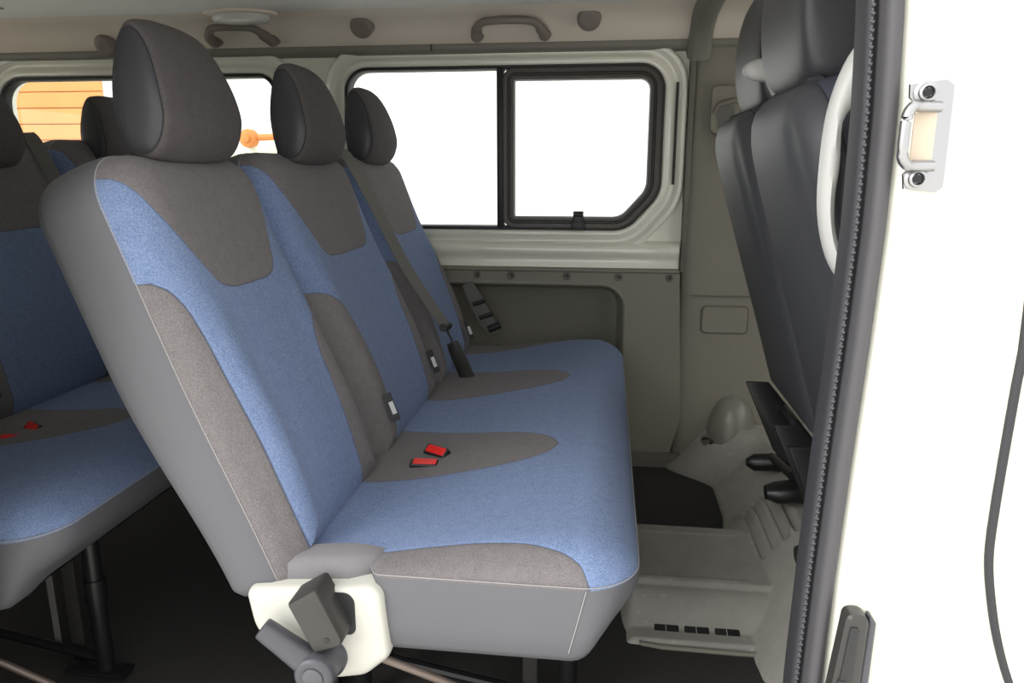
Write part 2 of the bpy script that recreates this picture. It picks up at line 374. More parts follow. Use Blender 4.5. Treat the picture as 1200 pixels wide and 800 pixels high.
for i, x in enumerate([-.415, -.302, -.106-.015, .045, .205]):
    mb = MB(); mb.lathe((x, 1.452, .640), (0, -1, 0), [(.013, 0), (.013, .002), (.0115, .004), (.009, .0045), (.0065, .0025), (.005, .001), (.0, .001)], 20)
    o = mb.build('screw_cap', [M['trimd']], kind=None)
    tag(o, ['leftmost round screw cap on the wall lining, beside the far seat back', 'second round screw cap from the left below the sliding window',
            'middle round screw cap of the row below the sliding window', 'fourth round screw cap, above the rounded corner of the wall pocket',
            'rightmost round screw cap, next to the grey pillar trim'][i], 'screw cap', 'screw caps on the lower wall lining')
    mb = MB(); mb.lathe((x, 1.4505, .640), (0, -1, 0), [(.0055, 0), (.0055, .0008), (0, .0008)], 12); mb.build('screw', M['black'], o)
# B pillar lining on the far side
mb = MB(); L = []
for z in [-.02, .1, .3, .5, .7, .9, 1.1, 1.25, 1.30, 1.345]:
    yb = 1.445 + .03*sm(z, .6, 1.3)
    L.append([(.225+.02*sm(z, 0, .3), 1.50, z), (.24, yb+.03, z), (.252, yb+.012, z), (.272, yb, z), (.33, yb-.003, z), (.5, yb-.003, z), (.6, yb, z), (.63, 1.5, z)])
mb.loft(L, close=False); mb.build('trim_7', M['pillar'], kind='structure', angle=80)
mb = MB(); mb.box((.272, 1.4365, .5845), (.62, 1.445, .588)); mb.build('trim_8', M['trimd'], kind='structure')
mb = MB(); mb.box((.238, 1.462, .655), (.256, 1.50, 1.31)); mb.build('trim_16', M['trimd'], kind='structure', bevel=.004)
mb = MB(); pillow(mb, [(.312, .468), (.452, .468), (.452, .552), (.312, .552)], [.014]*4, [(0, 1.446, 0), (0, 1.440, 0), (.002, 1.4375, 0)], lambda a, b, h, k: (a, h, b), sub=2, scales=2)
tag(mb.build('access_cover', M['pillar']), 'rounded rectangular grey access cover on the far pillar below the seam', 'cover')
mb = MB(); mb.tube(rpoly([(.308, .464), (.456, .464), (.456, .556), (.308, .556)], [.016]*4, 0, 5) and [(p.x, 1.4425, p.y) for p in rpoly([(.309, .465), (.455, .465), (.455, .555), (.309, .555)], [.016]*4, 0, 5)], .002, 6, closed=True, up=(0, 1, 0)); mb.build('trim_9', M['trimd'], kind='structure')
# dome over the seat-belt reel
mb = MB(); L = []
for j in range(15):
    h = j/14; rr = .082*math.sqrt(max(0, 1-h**2.6)); L.append([(.425+rr*math.cos(t), 1.447-1.05*rr*math.sin(t), .07+.195*h) for t in [math.pi*k/24 for k in range(25)]])
mb.loft(L, close=False); mb.build('trim_10', M['domep'], kind='structure')
# belt guide on the far pillar
sb = empty('seat_belt', (.345, 1.44, 1.09), 'dark seat belt hanging from the guide slot on the far pillar behind the driver seat', 'seat belt')
mb = MB(); pillow(mb, [(-.045, -.01), (.04, -.01), (.04, .13), (-.045, .13)], [.02]*4, [(0, .002, 0), (0, -.004, 0), (.003, -.008, 0)], lambda a, b, h, k: (a, h, b), sub=2, scales=2); mb.build('guide_plate', M['pillar'], sb)
mb = MB(); mb.tube([(-.034, -.008, .05), (-.02, -.016, .075), (.02, -.018, .085), (.04, -.012, .085)], .007); mb.build('guide_bar', M['hnd'], sb)
mb = MB(); mb.loft([[(-.028+.03*k, -.012-.0*k, .07-k*.16), (.02+.035*k, -.016, .07-k*.16), (.02+.035*k, -.013, .07-k*.16), (-.028+.03*k, -.009, .07-k*.16)] for k in (0, .3, .7, 1)]); mb.build('webbing', M['webbing'], sb)
# ceiling and cove along the far side
prof = [(1.495, 1.343), (1.485, 1.346), (1.465, 1.353), (1.44, 1.366), (1.41, 1.386), (1.385, 1.402), (1.35, 1.413), (1.31, 1.418), (1.25, 1.420)]
mb = MB(); XS = [-2.7, -2, -1.5, -1, -.5, 0, .5, 1, 1.7]
mb.loft([[(x, y, z) for y, z in prof] for x in XS], close=False); mb.build('trim_11', M['headl'], kind='structure', angle=80)
prof = [(1.25, 1.420), (1.15, 1.421), (.9, 1.423), (.5, 1.423), (.1, 1.41), (-.02, 1.385), (-.1, 1.33), (-.1, 1.48), (1.56, 1.48), (1.56, 1.343), (1.495, 1.343), (1.495, 1.44), (1.3, 1.45)]
mb = MB(); mb.loft([[(x, y, z) for y, z in prof] for x in XS]); mb.build('ceiling', M['ceil'], kind='structure', angle=60)
mb = MB(); mb.loft([[(x, y, z) for y, z in [(1.50, 1.349), (1.462, 1.356), (1.458, 1.345), (1.464, 1.333), (1.50, 1.326)]] for x in XS]); mb.build('trim_12', M['rail'], kind='structure', angle=80)
mb = MB(); mb.box((-.555, 1.4565, 1.334), (-.551, 1.4625, 1.354)); mb.build('trim_13', M['black'], kind='structure')
# roof bow over the pillar
mb = MB(); L = []
for y, z in [(1.475, 1.20), (1.465, 1.30), (1.44, 1.352), (1.40, 1.378), (1.34, 1.398), (1.25, 1.406), (1.0, 1.410), (.5, 1.410), (.1, 1.395)]:
    L.append([(.225, y+.02, z+.02), (.228, y, z), (.245, y-.006, z-.008), (.28, y-.006, z-.008), (.294, y, z), (.30, y+.02, z+.02)])
mb.loft(L[1:], close=False); mb.build('trim_14', M['rail'], kind='structure', angle=80)
# floor
mb = MB(); mb.box((-2.7, -.10, -.06), (1.9, 1.6, 0)); mb.build('floor', M['carpet'], kind='structure')
mb = MB(); mb.box((-2.7, -.135, -.07), (.30, -.08, .004)); mb.build('door_sill', M['gutter'], bevel=.004, kind='structure').name = 'trim_15'
# moulded grey plastic: duct + ramp + platform, one height field
def hfun(x, y):
    duct = .062*sm(y, .475, .60)*(1-sm(y, .895, .915)) + .010*sm(y, .60, .61)*(1-sm(y, .86, .87)) if True else 0
    front = .012*sm(y, .465, .472)
    duct = -.02 + (.02+max(duct, front*(1-sm(y, .895, .915))))*sm(y, .458, .466)*(1-sm(y, .90, .915))
    duct = -.02+(duct+.02)*sm(x, .045+.04*(1-sm(y, .42, .47)), .085+.04*(1-sm(y, .42, .47)))
    # edge of the raised side, swinging outward toward the near carpet and round the back one
    e = .33 + .03*sm(y, .9, 1.1) - .14*sm(y, 1.28, 1.46) + .03*(1-sm(y, .2, .45))
    q_ = max(0, min(1, (x-e)/.15)); side = -.02+.03*sm(x, e-.008, e)+.155*(.35*q_*q_*(3-2*q_)+.65*q_)
    if y > 1.0: side += .03*sm(x, .37+.0*y, .38+.12*sm(y, 1.1, 1.35))*sm(y, 1.0, 1.2)*0
    h = max(duct, side)
    if .38 < x < .475 and .72 < y < 1.02:
        q = sm(y, .72, .74)*(1-sm(y, 1.0, 1.02))*sm(x, .38, .39)*(1-sm(x, .465, .475)); h += q*(-.003+.010*math.sin((x-.38)*2*math.pi/.0235))
    for yc in (.62, .842):
        if x < .345: h += .0025*math.exp(-((y-yc)/.004)**2)
    return h
NX, NY = 200, 330; X0, X1, Y0, Y1 = .0, .95, -.06, 1.47
mb = MB(); vs = []; fs = []
for j in range(NY+1):
    for i in range(NX+1):
        x = X0+(X1-X0)*i/NX; y = Y0+(Y1-Y0)*j/NY; vs.append((x, y, hfun(x, y)))
for j in range(NY):
    for i in range(NX): a = j*(NX+1)+i; fs.append((a, a+1, a+NX+2, a+NX+1))
mb.add(vs, fs); fm = tag(mb.build('floor_moulding', M['mould'], angle=80), 'scuffed grey moulded plastic floor step with air duct in front of the bench', 'floor moulding')
for k, x in enumerate([.145, .208, .272]):
    for s_ in (-1, 1):
        pass
def vent(x0):
    y = .508; z = hfun(x0+.02, y); t = Vector((0, 1, (hfun(.2, .525)-hfun(.2, .495))/.03)).normalized(); n = Vector((0, -t.z, t.y))
    o = Vector((x0, y, z)); mb = MB()
    def xf(a, b, h, k): return o+Vector((a, 0, 0))+t*b+n*h
    pillow(mb, [(0, -.012), (.052, -.012), (.052, .014), (0, .014)], [.004]*4, [(0, -.002, 0), (0, .0012, 0), (.001, .0018, 0)], xf, sub=1, scales=1)
    v = mb.build('vent', M['black'], fm)
    mb = MB(); L = [xf(.025, -.010, .003, 0), xf(.025, .012, .003, 0)]; mb.tube(L, .0011, 6); mb.build('vent_bar', M['mould'], v)
for x0 in (.128, .192, .256): vent(x0)
mb = MB(); mb.tube([(.088, .49, .004), (.10, .464, .004), (.14, .457, .004), (.30, .454, .004), (.335, .452, .006)], .005, 8); mb.build('duct_lip', M['trimg'], fm)
mb = MB(); mb.box((-2.7, 1.44, 0), (.98, 1.56, .05)); mb.build('baseboard_far', M['trimd'], kind='structure')
hk = empty('tie_down_hook', (.345, 1.40, .12), 'small black tie-down hook on grey floor plastic at the foot of the far wall', 'hook')
mb = MB(); mb.tube(smooth_pts([(-.012, 0, .0), (-.014, -.02, .01), (0, -.03, .016), (.014, -.02, .0), (.01, 0, -.012)], 4), .004); mb.build('hook_loop', M['black'], hk)
mb = MB(); mb.lathe((0, .004, 0), (0, -1, 0), [(.02, 0), (.02, .004), (.0, .006)], 16); mb.build('hook_plate', M['trimd'], hk)
# rest of the shell
plate('wall_rear', [(-.1, -.1), (1.56, -.1), (1.56, 1.45), (-.1, 1.45)], [rpoly([(.12, .75), (1.35, .75), (1.3, 1.25), (.17, 1.25)], [.06]*4, 0, 6)], lambda a, b: (-2.7, a, b), M['paint'], kind='structure', thick=.04, dirn=(-1, 0, 0))
mb = MB(); mb.box((1.86, -.1, -.06), (1.9, 1.56, .72)); mb.build('wall_front', M['trimg'], kind='structure')
mb = MB(); mb.loft([[(-2.7, y, -.06)]+[(x-q, y, z) for x, z in [(-.895, -.06), (-.850, .285), (-.802, .545), (-.760, .774), (-.725, .98), (-.69, 1.16), (-.68, 1.40)]]+[(-2.7, y, 1.40)] for y, q in ((-.14, 0), (-.08, .062))]); mb.build('wall_near', M['paint'], kind='structure')  # unseen near wall, edge slanted forward to keep light off the rear bench
mb = MB(); pillow(mb, [(-2.05, -.05), (-1.0, -.05), (-.90, 1.33), (-2.0, 1.33)], [.05, .05, .08, .08], [(.01, -.19, 0), (0, -.20, 0), (0, -.235, 0), (.015, -.245, 0)], lambda a, b, h, k: (a, h, b), sub=2, scales=2); mb.build('door_2', M['paint'], kind='structure')  # slid-back door, unseen, added to deepen the shade on the rear bench
mb = MB(); mb.box((-2.7, -.16, 1.30), (1.9, -.08, 1.42)); mb.build('wall_near_header', M['paint'], kind='structure', bevel=.01)
# ------------------------------------------------------------------ near B pillar with its weather seal
SEAL = [(1.30, .236), (1.14, .249), (1.034, .254), (.919, .255), (.798, .252), (.665, .247), (.524, .243), (.372, .240), (.2, .241), (.0, .25)]
def xs(z):
    for (a, b), (c, d) in zip(SEAL, SEAL[1:]):
        if c <= z <= a: t = (a-z)/(a-c); return b+(d-b)*t
    return SEAL[0][1] if z > 1.3 else SEAL[-1][1]
ZS = [1.32-.04*k for k in range(35)]
def sweep(name, prof, mat, parent=None, kind=None, zs=ZS, off=0, angle=60):
    mb = MB(); mb.loft([[(xs(z)+a, b, z) for a, b in prof] for z in zs]); return mb.build(name, mat, parent, kind=kind, angle=angle)
sl = empty('door_weatherstrip', (.25, -.12, 0), 'grey rubber weatherstrip with beaded edge running down the open door pillar', 'weatherstrip')
def sub(o): o.location = -Vector(sl.location); return o
sub(sweep('rubber_flange', [(.010, -.105), (.0115, -.132), (.014, -.139), (.021, -.142), (.027, -.139), (.029, -.125), (.026, -.09), (.012, -.09)], M['flange'], sl))
sub(sweep('rubber_lip', [(-.001, -.09), (-.001, -.112), (.001, -.119), (.004, -.1205), (.0075, -.119), (.009, -.113), (.013, -.116), (.015, -.10), (.0, -.08)], M['gutter'], sl))
mb = MB(); zz = 1.30
while zz > .02:
    x = xs(zz)+.004; mb.tube([(x-.0018, -.1207, zz+.001), (x+.0018, -.1207, zz-.001)], .0016, 6)
    mb.tube([(x, -.1205, zz-.004), (x, -.1205, zz-.006)], .0012, 5); zz -= .0078
sub(mb.build('beaded_edge', M['bead'], sl))
GAP = [(1.36, .39), (1.30, .395), (1.1, .407), (.95, .416), (.814, .422), (.764, .421), (.699, .420), (.632, .4195), (.572, .421), (.521, .430), (.469, .444), (.416, .464), (.34, .50), (.2, .56), (.0, .60), (-.1, .61)]
gp = smooth_pts([(x, -.152, z) for z, x in GAP], 6)
def gxz(z):
    for p, q in zip(gp, gp[1:]):
        if q.z <= z <= p.z: return p.x+(q.x-p.x)*(p.z-z)/max(1e-6, p.z-q.z)
    return gp[-1].x
mb = MB(); mb.loft([[(xs(z)+a, b, z) for a, b in [(.016, -.1), (.027, -.125), (.036, -.138), (.055, -.148)]]+[(gxz(z)-.004, -.150, z), (gxz(z)-.001, -.146, z), (gxz(z), -.09, z), (xs(z)+.03, -.07, z), (xs(z)+.016, -.07, z)] for z in ZS])
pl = mb.build('wall_near_pillar', M['paint'], kind='structure', angle=50)
# front door skin behind the gap, black gap seal
mb = MB(); mb.tube(gp, .0045, 10, up=(0, 1, 0)); tag(mb.build('door_seal', M['gutter']), 'thin dark rubber seal curving down white bodywork at right edge', 'door seal')
mb = MB(); mb.loft([[(p.x-.02, -.146, p.z), (p.x+.002, -.149, p.z), (p.x+.004, -.1555, p.z), (p.x+.02, -.157, p.z), (1.2, -.157, p.z), (1.2, -.12, p.z), (p.x-.02, -.12, p.z)] for p in gp])
mb.build('door_1', M['paint'], kind='structure', angle=50)
# ------------------------------------------------------------------ striker
st = empty('door_striker', (.305, -.150, 1.01), 'silver metal door striker plate with two screws on white pillar', 'striker plate')
mb = MB(); O = [(-.020+.018, .052), (-.03, .040), (-.034, .028)]
PL = [(-.021, .048), (.012, .052), (.019, .047), (.020, -.048), (.014, -.053), (-.016, -.050), (-.018, -.036), (-.010, -.026), (-.010, .026), (-.020, .036)]
plate('striker_plate', [Vector(p) for p in PL], [], lambda a, b: (a, -.004, b), M['steel'], st, thick=.004)
mb = MB(); mb.tube(smooth_pts([(.008, -.005, .027), (-.012, -.012, .027), (-.022, -.018, .026), (-.027, -.021, .016), (-.028, -.022, 0), (-.027, -.021, -.018), (-.022, -.018, -.026), (-.012, -.012, -.028), (.008, -.005, -.028)], 4), .0052, 10); mb.build('striker_loop', M['steel'], st)
mb = MB(); mb.box((-.014, -.0055, -.022), (.006, -.0035, .022)); mb.build('striker_slot', M['slot'], st)
for z in (.040, -.040):
    mb = MB(); mb.lathe((-.006, -.004, z), (0, -1, 0), [(.0115, 0), (.0115, .0015), (.0085, .003), (.008, .006), (.006, .007), (.0045, .004), (0, .004)], 20); sc_ = mb.build('screw', M['steel'], st)
    mb = MB(); mb.lathe((-.006, -.0085, z), (0, -1, 0), [(.0045, 0), (.0045, .001), (0, .001)], 6); mb.build('screw_socket', M['blackm'], sc_)
# lower door guide
dg = empty('door_guide', (.289, -.150, .42), 'dark grey rubber door guide bracket low on the white pillar', 'door guide')
mb = MB(); OUT = [(-.022, -.12), (.006, -.12), (.012, .05), (.006, .075), (-.008, .08), (-.014, .07)]
def gx(a, b, h, k): return Vector((a+.0*b, h, b))
pillow(mb, [(-.030, -.12), (.008, -.12), (.012, .08), (-.012, .08)], [.006, .006, .012, .008], [(0, 0, 0), (0, -.018, 0), (.003, -.021, 0)], gx, sub=2, scales=2); mb.build('guide_body', M['box'], dg)
mb = MB(); pillow(mb, [(-.023, -.115), (-.004, -.115), (.001, .066), (-.008, .066)], [.003]*4, [(0, -.018, 0), (0, -.0225, 0), (.001, -.023, 0)], gx, sub=1, scales=1); mb.build('guide_slot', M['black'], dg)
mb = MB(); pillow(mb, [(.006, -.12), (.020, -.12), (.021, .068), (.014, .079)], [.003]*4, [(0, .0, 0), (0, -.014, 0), (.002, -.016, 0)], gx, sub=1, scales=1); mb.build('guide_lip', M['lever'], dg)
mb = MB(); mb.box((-.016, -.026, -.018), (-.006, -.021, -.002)); mb.build('guide_clip', M['lever'], dg, bevel=.001)
# ================================================================== PASSENGER BENCH (built once, copied for the row behind)
F0 = Vector((-.43, 0, .41))
def set_lean(deg):
    global DS, NN
    c_, s_ = math.cos(R(deg)), math.sin(R(deg)); DS = Vector((-s_, 0, c_)); NN = Vector((c_, 0, s_))
set_lean(20)
def backrest(parent, y0, w_, matc, name='backrest', top=.645, um=1):
    HF = .172                                         # thickness incl. padding
    def xf(a, b, h, k):
        tp = .78+.22*sm(b, -.02, .35); hh = (h-HF)*tp
        if h > .12:
            u = a/w_; bol = .012*(math.exp(-((u-.12)/.1)**2)+math.exp(-((u-.88)/.1)**2))*(1-sm(b, .3, .5)); mid = -.004*math.exp(-((u-.5)/.25)**2)
            lum = .014*math.exp(-((b-.16)/.14)**2)
            kk = sm(k, .02, .06); hh += kk*(bol+mid+lum)
        return F0+Vector((0, y0+a, 0))+DS*b+NN*hh
    LY = [(.045, .0, 0), (.02, .003, 0), (.008, .011, 0), (.0, .028, 0), (-.003, .055, 0), (-.004, .08, 0), (-.003, .105, 0), (0, .113, 0), (.0008, .117, 1), (.005, .133, 1), (.014, .148, 1), (.028, .160, 1), (.045, .168, 1), (.062, .171, 1), (.08, .172, 1)]
    mb = MB(); P = [(0, -.03), (w_, -.03), (w_-.004, top), (.004, top)]; RR = [.025, .025, .075, .075]
    pillow(mb, P, RR, LY, xf, uvf=lambda a, b: (a*um, b), mi_first=0, mi_last=1, seg=10, sub=24, scales=10)
    o = mb.build(name, [M['vinyl'], matc], parent, angle=70)
    mb = MB(); mb.tube([xf(p.x, p.y, .1150, 0) for p in rpoly(P, RR, -.0, 10, 24)], .0008, 6, closed=True); sub_ = mb.build('seam', M['stitch'], o)
    return o
def headrest(parent, yc, xf_=0, mat=None, side=None, sc=(1, 1, 1), org=(-.702, 0, 1.0), lab=None):
    PF = [(0, .004), (-.008, .04), (-.013, .09), (-.012, .14), (-.006, .176), (.010, .194), (.030, .186), (.052, .155), (.070, .112), (.081, .068), (.082, .042), (.073, .012), (.055, -.010), (.034, -.016), (.010, -.012)]
    pf = smooth_pts([(a, b) for a, b in PF], 4, True); c = Vector((.030, .080)); mb = MB()
    def sec(y, k, kx=None):
        q = k if kx is None else kx
        return [(org[0]+xf_+sc[0]*(c.x+(p.x-c.x)*q), yc+y*sc[1]*(1-.20*sm(c.y+(p.y-c.y)*k, .06, .19)), org[2]+sc[2]*(c.y+(p.y-c.y)*k)) for p in pf]
    ks = [(-.116, .84, .78), (-.1135, .885, .83), (-.107, .925, .88), (-.095, .95, .915), (-.078, .97, .945), (-.055, .99, .975), (-.03, 1, .995), (0, 1, 1)]
    ks = ks+[(-a, b, q) for a, b, q in ks[-2::-1]]
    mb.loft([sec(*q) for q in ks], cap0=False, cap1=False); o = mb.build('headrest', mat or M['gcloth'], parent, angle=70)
    for s_ in (-1, 1):
        mb = MB(); mb.loft([sec(s_*a, b, q) for a, b, q in [(.1165, .84, .78), (.1215, .74, .68), (.124, .53, .48), (.125, .25, .22), (.125, .02, .02)]], cap0=False)
        mb.build('side_panel', side or M['leather'], o)
        mb = MB(); mb.tube(sec(s_*.1165, .84, .78), .0014, 6, closed=True, up=(0, 1, 0)); mb.build('seam', M['dstitch'], o)
    mb = MB()
    for s_ in (-1, 1): mb = MB(); mb.tube([(org[0]+xf_+.03, yc+s_*.055, org[2]+.02), (org[0]+xf_+.035, yc+s_*.055, org[2]-.07)], .006); mb.build('post', M['steel'], o)
    return o
def tab(parent, y, s_):
    o = F0+Vector((0, y, 0))+DS*s_+NN*.028; mb = MB(); pr_ = (Vector((0, .7, 0))+NN).normalized()
    mb.loft([[o+DS*a+Vector((0, -.0012, 0)), o+DS*a+Vector((0, .0012, 0)), o+DS*a+pr_*.017+Vector((0, .0012, 0)), o+DS*a+pr_*.017+Vector((0, -.0012, 0))] for a in (-.03, .03)]); t = mb.build('side_tag', M['black'], parent)
    mb = MB(); mb.loft([[o+DS*a+pr_*b+Vector((0, c, 0)) for b, c in ((.006, -.0018), (.006, .0018), (.0155, .0018), (.0155, -.0018))] for a in (-.015, .012)]); mb.build('tag_print', M['tagw'], t)
def bench(root, hrx=0, bkx=0, bkz=0, hrz=0, wx=0):
    b1 = backrest(root, 0, .405, M['back1']); b2 = backrest(root, .42, .50+wx, M['back2'], top=.658, um=.5/(.5+wx)); b3 = backrest(root, .935+wx, .475-wx, M['back3'], top=.658, um=.475/(.475-wx))
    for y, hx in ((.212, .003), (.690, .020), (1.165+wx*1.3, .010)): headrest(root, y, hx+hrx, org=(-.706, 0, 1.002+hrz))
    for o, y, s_ in ((b2, .468, .085), (b2, .842, .085), (b3, 1.31, .065)): tab(o, y, s_)
    # one long cushion
    XB, XF = -.50, .063; YL = 1.425
    def zt(x): return .410+.043*sm(x, -.44, -.02)-.010*sm(x, -.02, .063)
    def xf(a, b, h, k):
        x, y = a, b
        if h < 0:                                         # underside and sides, h = -1 .. 0
            t = 1+h; zb = .279+.062*sm(x, -.035, .068); z = zb+(.406-zb)*t
            bul = math.sin(math.pi*t)*.006
            if y < .02: y -= bul
            x += bul*sm(x, XF-.05, XF)-.026*(1-t)**1.6*sm(x, XF-.09, XF)
        else:
            z = .406+(zt(x)-.406)*h
            for yc in (.22, .69, 1.18): z -= .006*math.exp(-((y-yc)/.13)**2)*sm(k, .06, .3)*math.exp(-((x+.2)/.15)**2)
            for yc in (.445, .945): z += .005*math.exp(-((y-yc)/.06)**2)*(1-sm(x, -.25, -.08))*(h > .9)
        if x < -.29 and y < .12:
            q = (1-sm(x, -.345, -.315))*(1-y/.12)*(1-sm(z, .395, .44)*.6); y += .045*q
        return Vector((x, y, z))
    P = [(XB, 0), (XF, 0), (XF, YL), (XB, YL)]; RR = [.03, .085, .085, .03]
    LY = [(.05, -1, 0), (.018, -.995, 0), (.006, -.95, 0), (0, -.85, 0), (0, -.6, 0), (0, -.35, 0), (0, -.12, 0), (0, -.03, 0), (.0006, 0, 1), (.004, .22, 1), (.010, .42, 1), (.018, .60, 1), (.030, .78, 1), (.045, .91, 1), (.062, .98, 1), (.08, 1, 1)]
    mb = MB(); pillow(mb, P, RR, LY, xf, uvf=lambda a, b: (a+.5, b), seg=12, sub=44, scales=16, mi_first=0, mi_last=1)
    cu = mb.build('seat_cushion', [M['vinyl'], M['cush']], root, angle=75)
    mb = MB(); mb.tube([xf(p.x, p.y, .0, 0)+Vector((0, -.0004, .0005)) for p in rpoly(P, RR, .0004, 12, 60)], .0009, 6, closed=True); mb.build('seam', M['stitch'], cu)
    mb = MB(); mb.tube([xf(-.012+.03*h, .0, h, 0)+Vector((0, -.0008, 0)) for h in (-.03, -.2, -.4, -.6, -.8)], .0008, 6); mb.build('seam', M['stitch'], cu)
    # cloth ledge behind the side vinyl
    mb = MB(); mb.loft([[(x, y0_, z) for y0_, z in [(.05, .427-.02*q), (.020, .425-.02*q), (.010, .418-.02*q), (.006, .40-.02*q), (.008, .37), (.05, .37)]] for x, q in [(-.522, 1.), (-.50, .8), (-.45, .45), (-.40, .15), (-.36, 0)]]+[[(-.33, y0_, z) for y0_, z in [(.05, .424), (.030, .422), (.022, .415), (.02, .40), (.022, .37), (.05, .37)]], [(-.305, y0_, z) for y0_, z in [(.06, .412), (.050, .410), (.046, .405), (.045, .39), (.046, .37), (.06, .37)]]])
    mb.build('cloth_ledge', M['gledge'], cu, angle=50)
    # cream side cover with recess, latch box, lever
    CV = [(-.442, .262), (-.40, .246), (-.345, .255), (-.292, .290), (-.322, .325), (-.316, .405), (-.513, .388), (-.515, .365), (-.498, .311)]
    CVH = [(-.502, .318), (-.445, .262), (-.385, .245), (-.335, .255), (-.296, .290), (-.306, .405), (-.513, .388)]
    mb = MB(); pillow(mb, CVH, [.06, .06, .06, .04, .02, .022, .016], [(0, .045, 0), (0, -.006, 0), (.0015, -.013, 0), (.006, -.018, 0), (.014, -.0195, 0)], lambda a, b, h, k: Vector((a, h, b-.008)), seg=6, sub=3, scales=3)
    cv = mb.build('side_cover', M['cream'], root, angle=60)
    mb = MB(); pillow(mb, [(-.395, .318), (-.344, .318), (-.344, .385), (-.395, .385)], [.004, .012, .016, .004], [(0, -.0185, 0), (0, -.0205, 0)], lambda a, b, h, k: Vector((a, h, b)), sub=1, scales=1); mb.build('recess', M['black'], cv)
    # latch box, tilted slab
    o = Vector((-.388, -.02, .362)); ax = Vector((.83, 0, .56)).normalized(); bx = Vector((-.56, 0, .83)).normalized()
    ax = Vector((math.cos(R(28)), 0, math.sin(R(28)))); bx = Vector((-math.sin(R(28)), 0, math.cos(R(28))))
    mb = MB(); pillow(mb, [(-.030, -.044), (.020, -.050), (.026, .044), (-.026, .040)], [.008, .012, .006, .006], [(0, .01, 0), (0, -.034, 0), (.0025, -.038, 0), (.006, -.039, 0)], lambda a, b, h, k: o+ax*a+bx*b+Vector((0, h, 0)), sub=2, scales=2, seg=4)
    lb = mb.build('latch_box', [M['box']], root, angle=40)
    mb = MB(); mb.lathe(o+ax*(-.0)+bx*(-.032)+Vector((0, -.0385, 0)), (0, -1, 0), [(.0045, 0), (.0045, .0012), (0, .0012)], 16); mb.build('screw_hole', M['black'], lb)
    # recliner lever
    k = Vector((-.392, -.02, .280))
    mb = MB(); mb.lathe(k, (0, -1, 0), [(.033, -.02), (.033, .008), (.030, .012), (.028, .028), (.0295, .034), (.0295, .046), (.027, .051), (.020, .053), (.0165, .0515), (0, .0515)], 40)
    lv = mb.build('recliner_lever', M['lever'], root, angle=50)
    mb = MB(); mb.lathe(k+Vector((0, -.051, 0)), (0, -1, 0), [(.015, 0), (.015, .002), (.0135, .003), (0, .003)], 28); mb.build('pivot_cap', M['lever2'], lv)
    mb = MB(); d = Vector((-.088, 0, .066)); pth = [k+Vector((0, -.030, 0))+d*t for t in (.1, .3, .6, .8, .90, .915)]; mb.tube(pth, [.021, .020, .018, .017, .016, .013], 18, sy=1, sx=1); mb.build('lever_arm', M['lever'], lv, angle=50)
    # buckles in the first slot
    def buckle(c, yaw, nm='buckle', roll=.0):
        r = Matrix.Rotation(yaw, 4, 'Z') @ Matrix.Rotation(roll, 4, 'X'); mb = MB()
        def xq(a, b, h, kk): return Vector(c)+r @ Vector((a, b, h))
        pillow(mb, [(-.028, -.012), (.026, -.012), (.026, .012), (-.028, .012)], [.004]*4, [(0, -.03, 0), (0, .009, 0), (.002, .011, 0)], xq, sub=1, scales=1); bk = mb.build(nm, M['black'], root)
        mb = MB(); pillow(mb, [(-.022, -.0085), (.024, -.0085), (.024, .0085), (-.022, .0085)], [.002]*4, [(0, .009, 0), (0, .0125, 0), (.001, .0135, 0)], xq, sub=1, scales=1); mb.build('release_button', M['red'], bk)
    buckle((-.338+bkx, .385, .413+bkz), R(2), roll=R(10)); buckle((-.322+bkx, .432, .423+bkz), R(-30), roll=R(38))
    # belt of the middle seat
    def sp_(y, s_, n_): return F0+Vector((0, y, 0))+DS*s_+NN*n_
    q = smooth_pts([sp_(.885, .62, -.07), sp_(.885, .652, -.03), sp_(.885, .64, .006), sp_(.90, .50, .024), sp_(.94, .33, .030), (-.425, 1.0, .56)], 5)
    mb = MB()
    L = []
    for i, p in enumerate(q):
        d = (q[min(i+1, len(q)-1)]-q[max(i-1, 0)]).normalized(); a = Vector((.55, 1, 0)); a = (a-d*a.dot(d)).normalized(); b = d.cross(a)
        L.append([p+a*s1*.0185+b*s2*.0008 for s1, s2 in ((-1, -1), (1, -1), (1, 1), (-1, 1))])
    mb.loft(L); bt = mb.build('belt', M['webbing'], root, angle=50)
    e = q[-1]; dn = Vector((.22, .11, -.62)).normalized()
    mb = MB(); mb.tube([e+Vector((0, -.034, .004)), e+Vector((0, .034, -.004))], .011, 12); mb.build('belt_guide', M['black'], bt)
    mb = MB(); mb.tube([e+dn*.01, e+dn*.055], [.011, .008], 8, sx=1, sy=.3); mb.build('tongue', M['steel'], bt)
    mb = MB(); mb.tube([e+dn*.05, e+dn*.07, e+dn*.12, e+dn*.19], [.017, .020, .021, .021], 14, sx=1, sy=.55, up=(0, 1, 0)); mb.build('buckle_sleeve', M['box'], bt)
    mb = MB(); pillow(mb, [(-.03, -.012), (.03, -.012), (.03, .012), (-.03, .012)], [.006]*4, [(0, 0, 0), (0, .022, 0), (.004, .027, 0)], lambda a, b, h, k: F0+Vector((0, .885+a, 0))+DS*(.635+h)+NN*(-.05+b), sub=1, scales=1); mb.build('belt_outlet', M['black'], root)
    # far-side belt
    mb = MB(); L = []
    for p, wv in [((-.445, 1.425, .615), .016), ((-.42, 1.43, .565), .022), ((-.39, 1.432, .50), .024), ((-.355, 1.433, .45), .022)]:
        p = Vector(p); L.append([p+Vector((-wv, 0, -.4*wv)), p+Vector((wv, 0, .4*wv)), p+Vector((wv, .004, .4*wv)), p+Vector((-wv, .004, -.4*wv))])
    mb.loft(L); fb = mb.build('lap_belt', M['webbing'], root)
